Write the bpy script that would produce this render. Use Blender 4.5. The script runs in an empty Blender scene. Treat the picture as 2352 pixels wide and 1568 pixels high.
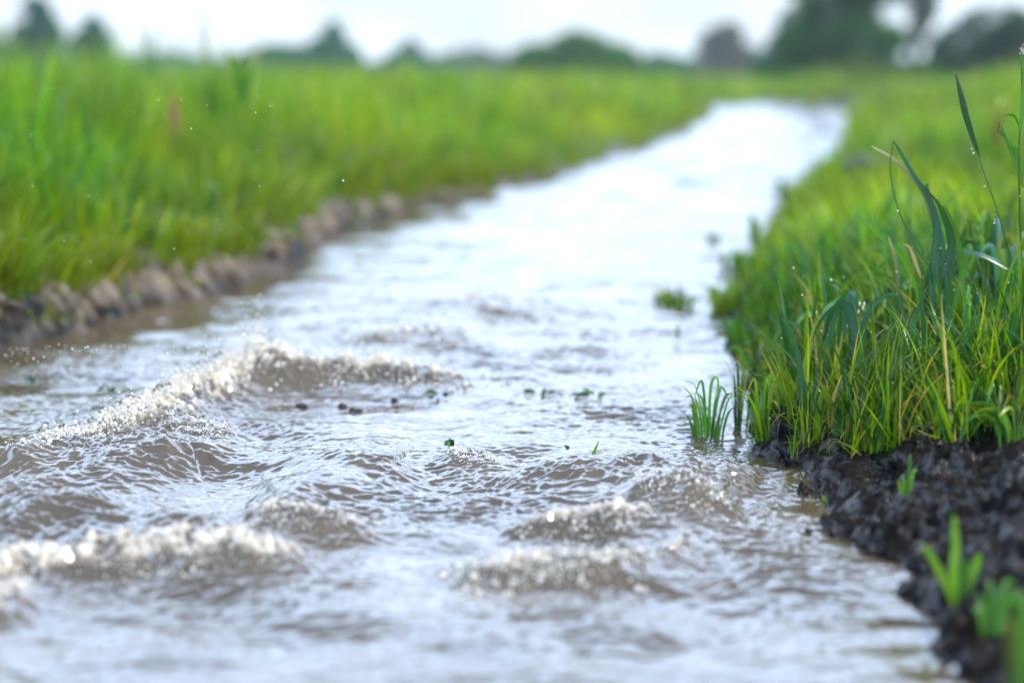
import bpy, math, random
import numpy as np
from mathutils import Vector

# ------------------------------------------------------------------ camera, sky, sun
S = bpy.context.scene
C = S.collection
CAM_H = 0.60
F = 3267.0                       # focal length in the photograph's measuring pixels (2352 wide)
PITCH = math.atan((784 - 165) / F)
cd = bpy.data.cameras.new("camera")
cam = bpy.data.objects.new("camera", cd); C.objects.link(cam)
cam.location = (0, 0, CAM_H)
cam.rotation_euler = (math.pi / 2 - PITCH, 0, 0)
cd.sensor_width = 36; cd.lens = 50.0
cd.clip_start = 0.02; cd.clip_end = 3000
cd.dof.use_dof = True
cd.dof.focus_distance = 2.21
cd.dof.aperture_fstop = 1.2
cd.dof.aperture_blades = 8
S.camera = cam

SUN_EL = math.radians(42); SUN_AZ = math.radians(105)      # azimuth measured from +Y (view) towards +X
w = bpy.data.worlds.new("World"); S.world = w; w.use_nodes = True
nt = w.node_tree; N = nt.nodes; L = nt.links
bg = N["Background"]
sky = N.new("ShaderNodeTexSky"); sky.sky_type = 'NISHITA'; sky.sun_disc = False
sky.sun_elevation = SUN_EL; sky.sun_rotation = SUN_AZ; sky.air_density = 1.0; sky.dust_density = 2.5; sky.ozone_density = 1.5
tc = N.new("ShaderNodeTexCoord")
mp = N.new("ShaderNodeMapping"); mp.inputs['Scale'].default_value = (1.6, 1.6, 5.0)
cn = N.new("ShaderNodeTexNoise"); cn.inputs['Scale'].default_value = 2.2; cn.inputs['Detail'].default_value = 6; cn.inputs['Roughness'].default_value = 0.55
cr = N.new("ShaderNodeValToRGB"); cr.color_ramp.elements[0].position = 0.34; cr.color_ramp.elements[1].position = 0.56
cr.color_ramp.elements[0].color = (0.45, 0.45, 0.45, 1); cr.color_ramp.elements[1].color = (1, 1, 1, 1)
mx = N.new("ShaderNodeMix"); mx.data_type = 'RGBA'
mx.inputs['B'].default_value = (27.0, 31.0, 36.0, 1)     # bright thin overcast, in the sky texture's own units
L.new(tc.outputs['Generated'], mp.inputs['Vector']); L.new(mp.outputs['Vector'], cn.inputs['Vector'])
L.new(cn.outputs['Fac'], cr.inputs['Fac'])
sx = N.new("ShaderNodeSeparateXYZ"); L.new(tc.outputs['Generated'], sx.inputs[0])
# thin overcast: pale near the horizon, brightest at mid height, thinning to blue at the zenith
er = N.new("ShaderNodeValToRGB"); er.color_ramp.interpolation = 'EASE'
er.color_ramp.elements[0].position = 0.02; er.color_ramp.elements[0].color = (0.40, 0.36, 0.295, 1)
er.color_ramp.elements[1].position = 0.80; er.color_ramp.elements[1].color = (0.12, 0.14, 0.17, 1)
for q, v in ((0.10, (0.38, 0.35, 0.30, 1)), (0.25, (1.10, 1.12, 1.14, 1)), (0.56, (1.10, 1.13, 1.18, 1))):
    e = er.color_ramp.elements.new(q); e.color = v
L.new(sx.outputs['Z'], er.inputs['Fac'])
mm = N.new("ShaderNodeMix"); mm.data_type = 'RGBA'; mm.blend_type = 'MULTIPLY'; mm.inputs['Factor'].default_value = 1
mm.inputs['A'].default_value = (23.8, 30.0, 40.0, 1)
L.new(er.outputs['Color'], mm.inputs['B']); L.new(mm.outputs['Result'], mx.inputs['B'])
L.new(cr.outputs['Color'], mx.inputs['Factor'])
L.new(sky.outputs['Color'], mx.inputs['A']); L.new(mx.outputs['Result'], bg.inputs['Color'])
bg.inputs['Strength'].default_value = 0.10

sd = bpy.data.lights.new("sun", 'SUN'); sd.energy = 3.6; sd.angle = math.radians(0.8); sd.color = (1.0, 0.95, 0.87)
sun = bpy.data.objects.new("sun", sd); C.objects.link(sun)
sdir = Vector((math.sin(SUN_AZ) * math.cos(SUN_EL), math.cos(SUN_AZ) * math.cos(SUN_EL), math.sin(SUN_EL)))
sun.rotation_euler = sdir.to_track_quat('Z', 'Y').to_euler()

S.view_settings.view_transform = 'Standard'; S.view_settings.look = 'None'
S.view_settings.exposure = 0.26; S.view_settings.gamma = 1.0
S.render.engine = 'CYCLES'
S.cycles.use_denoising = True
S.cycles.max_bounces = 6; S.cycles.diffuse_bounces = 3; S.cycles.glossy_bounces = 3
S.cycles.transmission_bounces = 4; S.cycles.transparent_max_bounces = 4
S.cycles.sample_clamp_indirect = 6.0
S.cycles.caustics_reflective = False; S.cycles.caustics_refractive = False

# ------------------------------------------------------------------ helpers
rng = np.random.default_rng(7)
random.seed(7)
_perm = np.random.default_rng(3).permutation(512).astype(np.int64)
_perm = np.concatenate([_perm, _perm, _perm])
_gr = np.random.default_rng(4).uniform(0, 2 * np.pi, 512)
_gx, _gy = np.cos(_gr), np.sin(_gr)


def pn(x, y, seed=0):
    """2-D gradient noise, about -0.7..0.7"""
    xi = np.floor(x).astype(np.int64); yi = np.floor(y).astype(np.int64)
    xf = x - xi; yf = y - yi
    u = xf * xf * xf * (xf * (xf * 6 - 15) + 10); v = yf * yf * yf * (yf * (yf * 6 - 15) + 10)

    def g(ix, iy, fx, fy):
        h = _perm[(_perm[(ix + seed * 31) & 511] + iy) & 511]
        return _gx[h] * fx + _gy[h] * fy
    a = g(xi, yi, xf, yf); b = g(xi + 1, yi, xf - 1, yf)
    c = g(xi, yi + 1, xf, yf - 1); d = g(xi + 1, yi + 1, xf - 1, yf - 1)
    return (a + (b - a) * u) * (1 - v) + (c + (d - c) * u) * v


def fbm(x, y, o=4, seed=0, gain=0.5):
    s = 0; a = 1
    for k in range(o):
        s = s + a * pn(x * 2 ** k + 13.7 * k, y * 2 ** k - 7.3 * k, seed + k); a *= gain
    return s


def ridged(x, y, seed=0):
    return 1 - np.abs(pn(x, y, seed)) * 2.4


def sstep(a, b, x):
    t = np.clip((x - a) / (b - a), 0, 1)
    return t * t * (3 - 2 * t)


def ray(px, py):
    a = (px - 1176) / F; b = (784 - py) / F
    return a, math.cos(PITCH) + b * math.sin(PITCH), -math.sin(PITCH) + b * math.cos(PITCH)


def spot(px, py, z=0.0):
    """a measured place in the photograph -> the point at height z"""
    x, y, zz = ray(px, py)
    t = (z - CAM_H) / zz
    return (x * t, y * t, z)


def deep(px, py, d):
    x, y, zz = ray(px, py)
    t = d / y
    return (x * t, d, CAM_H + zz * t)


def mesh_np(name, v, f, mat, parent=None, col=None, foam=None, smooth=True, loc=None):
    me = bpy.data.meshes.new(name)
    v = np.asarray(v, np.float32); f = np.asarray(f, np.int32)
    k = f.shape[1]
    if loc is not None:
        v = v - np.asarray(loc, np.float32)
    me.vertices.add(len(v)); me.vertices.foreach_set('co', v.ravel())
    me.loops.add(f.size); me.loops.foreach_set('vertex_index', f.ravel())
    me.polygons.add(len(f)); me.polygons.foreach_set('loop_start', np.arange(0, f.size, k, dtype=np.int32))
    me.polygons.foreach_set('loop_total', np.full(len(f), k, np.int32))
    me.update(calc_edges=True)
    if smooth:
        me.polygons.foreach_set('use_smooth', np.ones(len(f), bool))
    if col is not None:
        at = me.color_attributes.new('tint', 'FLOAT_COLOR', 'POINT')
        cc = np.ones((len(v), 4), np.float32); cc[:, :3] = col
        at.data.foreach_set('color', cc.ravel())
    if foam is not None:
        at = me.attributes.new('foam', 'FLOAT', 'POINT'); at.data.foreach_set('value', np.asarray(foam, np.float32))
    me.materials.append(mat)
    o = bpy.data.objects.new(name, me); C.objects.link(o)
    if loc is not None and parent is None:
        o.location = loc
    if parent is not None:
        o.parent = parent
    return o


def tag(o, label=None, cat=None, group=None, kind=None):
    if label: o['label'] = label
    if cat: o['category'] = cat
    if group: o['group'] = group
    if kind: o['kind'] = kind
    return o


def empty(name, loc, label, cat, group=None):
    o = bpy.data.objects.new(name, None); C.objects.link(o); o.location = loc; o.empty_display_size = 0.05
    return tag(o, label, cat, group)


def grid_faces(nr, nc):
    i = np.arange(nr - 1)[:, None] * nc + np.arange(nc - 1)[None, :]
    i = i.ravel()
    return np.stack([i, i + 1, i + nc + 1, i + nc], 1)


def mat_new(name):
    m = bpy.data.materials.new(name); m.use_nodes = True
    nt = m.node_tree
    return m, nt, nt.nodes, nt.links, nt.nodes['Principled BSDF']


# ------------------------------------------------------------------ materials
def water_mat():
    m, nt, N, L, P = mat_new('muddy_water')
    at = N.new('ShaderNodeAttribute'); at.attribute_name = 'foam'
    tc = N.new('ShaderNodeTexCoord')
    n1 = N.new('ShaderNodeTexNoise'); n1.inputs['Scale'].default_value = 3.0; n1.inputs['Detail'].default_value = 4
    r1 = N.new('ShaderNodeValToRGB')
    r1.color_ramp.elements[0].position = 0.3; r1.color_ramp.elements[0].color = (0.056, 0.040, 0.021, 1)
    r1.color_ramp.elements[1].position = 0.7; r1.color_ramp.elements[1].color = (0.112, 0.083, 0.047, 1)
    L.new(tc.outputs['Object'], n1.inputs['Vector']); L.new(n1.outputs['Fac'], r1.inputs['Fac'])
    mix = N.new('ShaderNodeMix'); mix.data_type = 'RGBA'; mix.inputs['B'].default_value = (0.52, 0.43, 0.31, 1)
    L.new(at.outputs['Fac'], mix.inputs['Factor']); L.new(r1.outputs['Color'], mix.inputs['A'])
    L.new(mix.outputs['Result'], P.inputs['Base Color'])
    P.inputs['Roughness'].default_value = 0.035
    P.inputs['IOR'].default_value = 2.0
    n2 = N.new('ShaderNodeTexNoise'); n2.inputs['Scale'].default_value = 55; n2.inputs['Detail'].default_value = 3
    mp = N.new('ShaderNodeMapping'); mp.inputs['Scale'].default_value = (0.65, 1.2, 1)
    b = N.new('ShaderNodeBump'); b.inputs['Strength'].default_value = 0.22; b.inputs['Distance'].default_value = 0.003
    L.new(tc.outputs['Object'], mp.inputs['Vector']); L.new(mp.outputs['Vector'], n2.inputs['Vector'])
    L.new(n2.outputs['Fac'], b.inputs['Height']); L.new(b.outputs['Normal'], P.inputs['Normal'])
    return m


def drop_mat():
    m, nt, N, L, P = mat_new('water_drops')
    P.inputs['Base Color'].default_value = (0.86, 0.79, 0.67, 1)
    P.inputs['Roughness'].default_value = 0.09
    P.inputs['IOR'].default_value = 1.45
    P.inputs['Transmission Weight'].default_value = 0.3
    return m


def leaf_mat(name, trans=0.42, rough=0.42, spec=0.4):
    m, nt, N, L, P = mat_new(name)
    at = N.new('ShaderNodeAttribute'); at.attribute_name = 'tint'
    L.new(at.outputs['Color'], P.inputs['Base Color'])
    P.inputs['Roughness'].default_value = rough
    P.inputs['Specular IOR Level'].default_value = spec
    tr = N.new('ShaderNodeBsdfTranslucent')
    ms = N.new('ShaderNodeMixShader'); ms.inputs['Fac'].default_value = trans
    g = N.new('ShaderNodeMix'); g.data_type = 'RGBA'; g.blend_type = 'MULTIPLY'; g.inputs['Factor'].default_value = 1
    g.inputs['B'].default_value = (1.35, 1.25, 0.45, 1)
    L.new(at.outputs['Color'], g.inputs['A']); L.new(g.outputs['Result'], tr.inputs['Color'])
    out = N['Material Output']
    L.new(P.outputs[0], ms.inputs[1]); L.new(tr.outputs[0], ms.inputs[2]); L.new(ms.outputs[0], out.inputs['Surface'])
    return m


def soil_mat(name, c0, c1, rough0, rough1, scale=14, bump=0.6, dist=0.01, fine=None, ramp=(.3, .7)):
    m, nt, N, L, P = mat_new(name)
    tc = N.new('ShaderNodeTexCoord')
    at = N.new('ShaderNodeAttribute'); at.attribute_name = 'tint'
    n1 = N.new('ShaderNodeTexNoise'); n1.inputs['Scale'].default_value = scale; n1.inputs['Detail'].default_value = 8
    L.new(tc.outputs['Object'], n1.inputs['Vector'])
    r = N.new('ShaderNodeValToRGB'); r.color_ramp.elements[0].position = ramp[0]; r.color_ramp.elements[1].position = ramp[1]
    r.color_ramp.elements[0].color = (*c0, 1); r.color_ramp.elements[1].color = (*c1, 1)
    L.new(n1.outputs['Fac'], r.inputs['Fac'])
    g = N.new('ShaderNodeMix'); g.data_type = 'RGBA'; g.blend_type = 'MULTIPLY'; g.inputs['Factor'].default_value = 1
    L.new(r.outputs['Color'], g.inputs['A']); L.new(at.outputs['Color'], g.inputs['B'])
    L.new(g.outputs['Result'], P.inputs['Base Color'])
    n2 = N.new('ShaderNodeTexNoise'); n2.inputs['Scale'].default_value = fine or scale * 5; n2.inputs['Detail'].default_value = 6
    L.new(tc.outputs['Object'], n2.inputs['Vector'])
    mr = N.new('ShaderNodeMapRange'); mr.inputs['From Min'].default_value = 0.35; mr.inputs['From Max'].default_value = 0.65
    mr.inputs['To Min'].default_value = rough0; mr.inputs['To Max'].default_value = rough1
    L.new(n2.outputs['Fac'], mr.inputs['Value']); L.new(mr.outputs['Result'], P.inputs['Roughness'])
    b = N.new('ShaderNodeBump'); b.inputs['Strength'].default_value = bump; b.inputs['Distance'].default_value = dist
    L.new(n2.outputs['Fac'], b.inputs['Height']); L.new(b.outputs['Normal'], P.inputs['Normal'])
    return m


M_WATER = water_mat()
M_DROP = drop_mat()
M_GRASS = leaf_mat('grass_blades', .42, .30, .22)
M_LEAF = leaf_mat('wet_leaves', 0.30, 0.25, 0.6)
M_TREE = leaf_mat('tree_leaves', 0.40, 0.6, 0.08)
M_MUD = soil_mat('wet_black_mud', (0.002, 0.0018, 0.0018), (0.020, 0.014, 0.010), 0.05, 0.34, 20, 1.0, 0.006, 120)
M_BANK = soil_mat('brown_bank_soil', (0.010, 0.007, 0.004), (0.175, 0.125, 0.080), 0.35, 0.8, 9, 0.8, 0.014, 30, (.40, .60))
_p = M_MUD.node_tree.nodes['Principled BSDF']
_p.inputs['IOR'].default_value = 1.36
_n = M_MUD.node_tree.nodes.new('ShaderNodeTexNoise'); _n.inputs['Scale'].default_value = 38; _n.inputs['Detail'].default_value = 5
_t = M_MUD.node_tree.nodes.new('ShaderNodeTexCoord'); _m = M_MUD.node_tree.nodes.new('ShaderNodeMapRange')
for _k, _v in (('From Min', .46), ('From Max', .60), ('To Min', .06), ('To Max', .75)):      # films of water lying on part of the mud
    _m.inputs[_k].default_value = _v
M_MUD.node_tree.links.new(_t.outputs['Object'], _n.inputs['Vector']); M_MUD.node_tree.links.new(_n.outputs['Fac'], _m.inputs['Value'])
M_MUD.node_tree.links.new(_m.outputs['Result'], _p.inputs['Specular IOR Level'])
M_BARK = soil_mat('bark', (0.06, 0.05, 0.04), (0.14, 0.12, 0.10), 0.8, 0.95, 10, 0.8, 0.02)

# ------------------------------------------------------------------ shorelines
LY = [-6, 0, 2.0, 3.0, 3.13, 3.4, 3.66, 3.8, 4.1, 4.4, 4.84, 5.3, 5.7, 6.2, 7.1, 8.7, 11.2, 14, 18.7, 24.0, 26.5, 28.2, 30, 33, 45]
LX = [-1.6, -1.35, -1.16, -1.10, -1.04, -0.97, -0.95, -0.82, -0.74, -0.64, -0.70, -0.62, -0.55, -0.45, -0.05, 0.43, 1.10, 1.68, 2.65, 3.3, 4.65, 6.6, 10, 20, 60]
RY = [-6, 0, 1.0, 1.4, 1.6, 1.74, 1.93, 2.1, 2.2, 2.4, 2.63, 2.9, 3.2, 3.6, 4.1, 5.1, 6.8, 8.7, 12.9, 15.5, 19, 22, 25, 28, 36]
RX = [0.75, 0.58, 0.50, 0.47, 0.455, 0.445, 0.45, 0.42, 0.395, 0.44, 0.475, 0.48, 0.50, 0.54, 0.66, 0.93, 1.38, 1.96, 3.0, 3.6, 4.6, 6.4, 11, 21, 58]


def shore_l(y):
    return np.interp(y, LY, LX) + 0.035 * pn(y * 2.1, y * 0 + 3.3, 5) * sstep(2, 3, y) + 0.022 * pn(y * 7, y * 0 + 1.3, 6)


def shore_r(y):
    return np.interp(y, RY, RX) + 0.030 * pn(y * 3.1, y * 0 + 7.3, 8) + 0.016 * pn(y * 11, y * 0 + 2.3, 9)


def rows(y0, y1, k, near=None):
    ys = [y0]
    while ys[-1] < y1:
        ys.append(ys[-1] + max(0.002, k * max(abs(ys[-1]), 0.9)))
    return np.array(ys)


# heights of the two banks, u = metres from the water's edge
def h_left(x, y, u):
    face = 0.135 + 0.03 * pn(y * 1.3, y * 0, 12) + 0.02 * pn(y * 5, y * 0, 13)
    face = face * np.interp(y, [0, 3, 5, 6.5, 9, 20], [0.92, 0.92, .80, 0.50, 0.32, 0.25])
    h = -0.10 + (face + 0.10) * sstep(-0.05, 0.085, u + 0.012 * pn(y * 9, u * 3, 15))
    h = h + (0.20 * sstep(0.05, 2.6, u) + 0.05 * np.clip(u - 0.1, 0, 1.5) / 1.5) * np.interp(y, [3, 7, 14, 40], [1.25, 1.0, 0.85, 0.75])
    h = h + sstep(0.1, 0.6, u) * 0.035 * fbm(x * 1.4, y * 1.4, 3, 17)
    return h


def h_right(x, y, u):
    n = np.interp(y, [1.0, 2.0, 2.4, 3.2, 5, 9, 16], [0.9, 1.0, 1.0, 1.0, 1.0, 1.0, 1.0])
    h = -0.08 + 0.08 * sstep(-0.12, 0.0, u)
    h = h + 0.045 * sstep(-0.03, 0.07, u) * n + 0.10 * sstep(0.03, 0.45, u) + 0.32 * sstep(0.35, 2.4, u)
    h = h + sstep(0.2, 1, u) * 0.03 * fbm(x * 1.5, y * 1.5, 3, 27)
    return h


def grass_edge(x):
    """where the turf begins on the near right bank (world y), mud lies nearer than this"""
    return np.interp(x, [0.3, 0.38, 0.47, 0.55, 0.62, 0.70, 0.80, 1.0], [2.26, 2.22, 2.12, 2.03, 1.96, 1.97, 1.97, 1.98])


def bank(side):
    ys = np.concatenate([rows(-1.5, 2.6, .0042)[:-1], rows(2.6, 6.5, .0017)[:-1], rows(6.5, 60, .0042)]) if side == 'left' else np.concatenate([rows(-1.5, 1.3, .006)[:-1], rows(1.3, 2.7, .0019)[:-1], rows(2.7, 60, .0045)])
    if side == 'left':
        ys = ys[ys > 1.2]
    ys = np.concatenate([[-6, -3] if side == 'right' else [-6, -3, -1, 0], ys, [70, 90, 130, 200, 400, 900]])
    us = [-0.16]
    while us[-1] < 500:
        us.append(us[-1] + max(0.0045 if side == 'left' else .0032, 0.035 * max(0, us[-1] - (0.55 if side == 'right' else 0.3))))
    us = np.array(us)
    Y, U = np.meshgrid(ys, us, indexing='ij')
    if side == 'left':
        X = shore_l(Y) - U
        Z = h_left(X, Y, U)
    else:
        X = shore_r(Y) + U
        Z = h_right(X, Y, U)
    lod = 1.0 / (1 + (np.maximum(Y, 0) / 9) ** 2)
    tint = np.ones(X.shape + (3,))
    if side == 'left':
        # vertical crumbling lobes of the cut face
        facew = sstep(-0.07, -0.01, U) * (1 - sstep(0.10, 0.22, U))
        lob = 1.3 - 1.3 * np.clip(1 - np.abs(pn(Y * 6.0 + 0.8 * pn(Y * 3, U * 9, 30), U * 1.6, 31)) * 3.0, 0, 1) ** 1.5
        lob2 = ridged(Y * 17, U * 6, 32)
        lob3 = 1.3 - 1.3 * np.clip(1 - np.abs(pn(Y * 15 + 1.2 * pn(Y * 6, U * 20, 37), U * 5, 38)) * 3.0, 0, 1) ** 1.3
        X = X + facew * (0.016 * (lob - 0.75) + 0.036 * (lob3 - .75) + 0.035 * fbm(Y * 7, U * 12 + Y * 3, 4, 39, .6) + .032 * pn(Y * 2.3, U * 2, 139)) * np.clip(lod * 1.4, 0, 1)
        Z = Z + facew * (0.022 * fbm(Y * 9, U * 22, 3, 34)) * lod
        st = Y + .25 * U + .02 * pn(Y * 5, U * 20, 137)
        X = X + facew * (0.042 * (1 - np.abs(pn(st * 17, U * 3, 138)) * 2.6) + 0.013 * fbm(st * 42, U * 9, 2, 36)) * lod
        X = X - .030 * facew
        wet_shade = 1 - 0.70 * (1 - sstep(0.0, 0.07, Z + .02 * pn(Y * 9, U * 9, 47)))  # damp foot of the face, darkened further in place of shade in the cracks
        tint *= wet_shade[..., None]
        gw = np.maximum(sstep(0.10, 0.2, U), sstep(16, 24, Y))[..., None]
        tint = tint * (1 - gw) + gw * np.array([0.30, 0.36, 0.16])
        m = M_BANK
    else:
        mudw = sstep(-0.10, 0.0, U) * np.clip(1 - (Y - 2.6) / 1.5, 0.15, 1)
        cl = fbm(X * 11, Y * 11, 3, 41)
        cl2 = np.abs(pn(X * 30, Y * 30, 42)) * 2
        cl3 = np.abs(pn(X * 75, Y * 75, 43)) * 2
        cl4 = np.abs(fbm(X * 140, Y * 140, 2, 44)) * 1.5
        patch = sstep(-.25, .25, fbm(X * 5, Y * 5, 2, 46))      # rough clods against smeared, slick mud
        cl3 = cl3 * (.35 + .9 * patch); cl4 = cl4 * (.2 + 1.1 * patch); cl2 = cl2 * (.55 + .6 * patch)
        Z = Z + mudw * (0.034 * cl + 0.021 * cl2 + 0.016 * cl3 + 0.006 * cl4) - mudw * 0.016
        X = X + mudw * 0.010 * pn(X * 24, Y * 24 + Z * 20, 45)
        gw = (sstep(-0.1, 0.15, Y - grass_edge(X)) * sstep(0.0, 0.12, U))[..., None]
        tint = tint * (1 - gw) + gw * np.array([0.9, 1.2, 0.6])
        m = M_MUD
    o = mesh_np(side + '_bank', np.stack([X, Y, Z], -1).reshape(-1, 3),
                grid_faces(*X.shape)[:, ::-1] if side == 'left' else grid_faces(*X.shape), m, col=tint.reshape(-1, 3))
    tag(o, kind='structure')
    return o


bank('left'); bank('right')
g = mesh_np('ground', [(-900, -30, -0.35), (900, -30, -0.35), (900, 2200, -0.35), (-900, 2200, -0.35)], [(0, 1, 2, 3)], M_BANK,
            col=np.array([[0.3, 0.36, 0.16]] * 4))
tag(g, kind='structure')
g2 = mesh_np('meadow', [(-1400, 880, 0.30), (1400, 880, 0.30), (1400, 2200, 0.30), (-1400, 2200, 0.30)], [(0, 1, 2, 3)], M_BANK,
             col=np.array([[0.2, 0.4, 0.1]] * 4))
tag(g2, kind='structure')

# ------------------------------------------------------------------ water
# each crest: measured points along its top (x px, y px), height of each, front and back widths, foam
CRESTS = [
    # main breaking wave, lower left limb up to the peak, then the long right shoulder
    dict(p=[(60, 1040, 0.003), (180, 1000, 0.017), (330, 950, 0.028), (450, 885, 0.038), (540, 842, 0.039), (600, 836, 0.038)], wf=.075, wb=.10, foam=1.0),
    dict(p=[(560, 838, 0.030), (640, 834, 0.046), (760, 822, 0.055), (880, 822, 0.051), (980, 846, 0.035), (1060, 868, 0.016), (1130, 880, 0.0)], wf=.065, wb=.12, foam=0.75),
    dict(p=[(330, 980, 0.0), (420, 985, 0.012), (520, 990, 0.014), (560, 1000, 0.0)], wf=.05, wb=.05, foam=0.8),
    dict(p=[(760, 800, 0.0), (830, 768, 0.027), (920, 752, 0.035), (1000, 745, 0.039), (1060, 755, 0.014), (1120, 770, 0.0)], wf=.11, wb=.16, foam=0.45),
    dict(p=[(960, 705, 0.0), (1020, 685, 0.031), (1120, 680, 0.041), (1220, 685, 0.033), (1290, 700, 0.0)], wf=.14, wb=.2, foam=0.45),
    # sharp little ridge left of centre and its neighbours (smooth, no foam)
    dict(p=[(0, 1150, 0.016), (120, 1110, 0.024), (230, 1075, 0.034), (300, 1045, 0.037), (380, 1024, 0.035), (440, 1034, 0.02), (520, 1045, 0.01), (620, 1060, 0.0)], wf=0.065, wb=0.10, foam=0.12),
    dict(p=[(0, 1050, 0.028), (60, 1040, 0.035), (110, 1032, 0.02), (200, 1040, 0.0)], wf=.05, wb=.07, foam=0.2),
    dict(p=[(0, 1200, 0.02), (90, 1165, 0.029), (200, 1150, 0.029), (290, 1140, 0.0)], wf=.07, wb=.08, foam=0.1),
    dict(p=[(560, 1060, 0.0), (700, 1040, 0.02), (800, 1050, 0.031), (900, 1075, 0.022), (980, 1100, 0.0)], wf=.07, wb=.10, foam=0.15),
    dict(p=[(560, 1170, 0.0), (640, 1130, 0.024), (740, 1110, 0.026), (860, 1100, 0.01), (960, 1100, 0.0)], wf=.06, wb=.10, foam=0.05),
    dict(p=[(1180, 1090, 0.0), (1300, 1070, 0.024), (1450, 1060, 0.033), (1580, 1068, 0.033), (1680, 1098, 0.016), (1740, 1130, 0.0)], wf=.09, wb=.10, foam=0.05),
    # foreground left roller
    dict(p=[(-160, 1340, 0.027), (0, 1300, 0.031), (100, 1275, 0.031), (250, 1262, 0.027), (400, 1255, 0.031), (560, 1248, 0.031), (650, 1265, 0.02), (740, 1290, 0.0)], wf=.042, wb=.06, foam=0.85),
    dict(p=[(-160, 1370, 0.023), (-40, 1375, 0.027), (30, 1365, 0.02), (90, 1350, 0.0)], wf=.04, wb=.04, foam=0.9),
    dict(p=[(560, 1215, 0.0), (620, 1178, 0.025), (700, 1180, 0.027), (800, 1200, 0.02), (860, 1218, 0.006), (900, 1225, 0.0)], wf=.045, wb=.05, foam=0.6),
    dict(p=[(300, 1225, 0.0), (380, 1212, 0.02), (460, 1212, 0.022), (540, 1230, 0.0)], wf=.06, wb=.05, foam=0.0),
    # foreground right roller
    dict(p=[(1000, 1320, 0.0), (1070, 1298, 0.02), (1200, 1280, 0.027), (1330, 1280, 0.028), (1450, 1275, 0.025), (1520, 1262, 0.02), (1570, 1245, 0.009), (1600, 1240, 0.0)], wf=.040, wb=.05, foam=0.75),
    dict(p=[(1140, 1235, 0.0), (1220, 1200, 0.02), (1310, 1180, 0.03), (1400, 1180, 0.031), (1470, 1186, 0.02), (1500, 1200, 0.0)], wf=.045, wb=.05, foam=0.55),
    dict(p=[(1440, 1145, 0.0), (1500, 1130, 0.022), (1560, 1122, 0.031), (1620, 1128, 0.033), (1660, 1150, 0.012), (1700, 1170, 0.0)], wf=.055, wb=.07, foam=0.25),
    dict(p=[(1100, 900, 0.0), (1150, 872, 0.009), (1190, 874, 0.008), (1230, 890, 0.0)], wf=.04, wb=.06, foam=0.5),
    dict(p=[(1000, 1050, 0.0), (1050, 1036, 0.017), (1110, 1040, 0.016), (1150, 1055, 0.003), (1180, 1060, 0.0)], wf=.035, wb=.05, foam=0.7),
]
for c in CRESTS:
    q = [spot(a, b, h) + (h,) for a, b, h in c['p']]
    q.sort()
    c['x'] = np.array([k[0] for k in q]); c['y'] = np.array([k[1] for k in q]); c['h'] = np.array([k[3] for k in q])


def crest_eval(c, X, Y, k):
    m = (X > c['x'][0] - .25) & (X < c['x'][-1] + .25) & (Y > c['y'].min() - .5) & (Y < c['y'].max() + .7)
    x = X[m]; y = Y[m]
    x = x + 0.016 * pn(x * 7, y * 7, 60 + k) + .006 * pn(x * 25, y * 25, 160 + k)
    y = y + 0.030 * pn(x * 6, y * 4, 70 + k) + .010 * pn(x * 20, y * 14, 71 + k)
    best = np.full(x.shape, 9.0); hh = np.zeros(x.shape); sg = np.ones(x.shape)
    for i in range(len(c['x']) - 1):
        ax, ay, bx, by = c['x'][i], c['y'][i], c['x'][i + 1], c['y'][i + 1]
        dx, dy = bx - ax, by - ay; q = dx * dx + dy * dy
        t = np.clip(((x - ax) * dx + (y - ay) * dy) / q, 0, 1)
        d = np.hypot(x - ax - t * dx, y - ay - t * dy)
        b = d < best
        best = np.where(b, d, best); hh = np.where(b, c['h'][i] + t * (c['h'][i + 1] - c['h'][i]), hh)
        sg = np.where(b, np.where(dx * (y - ay) - dy * (x - ax) < 0, -1.0, 1.0), sg)
    v = best * sg
    hh = hh * (1 + 0.35 * pn(x * 8, y * 3, 72 + k) + .22 * pn(x * 26, y * 10, 73 + k))
    # the front face is steep, the back long; the change of width is eased across the crest
    w = c['wf'] + (c['wb'] - c['wf']) * sstep(-.015, .015, v)
    e = np.exp(-np.abs(v / w) ** 1.6)
    h = hh * e
    fw = np.clip(hh / .03, 0, 1) * c['foam'] * np.exp(-((v + .12 * c['wf']) / (w * (.32 + .38 * (c['foam'] > .8)))) ** 2)
    return m, h, fw


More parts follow.
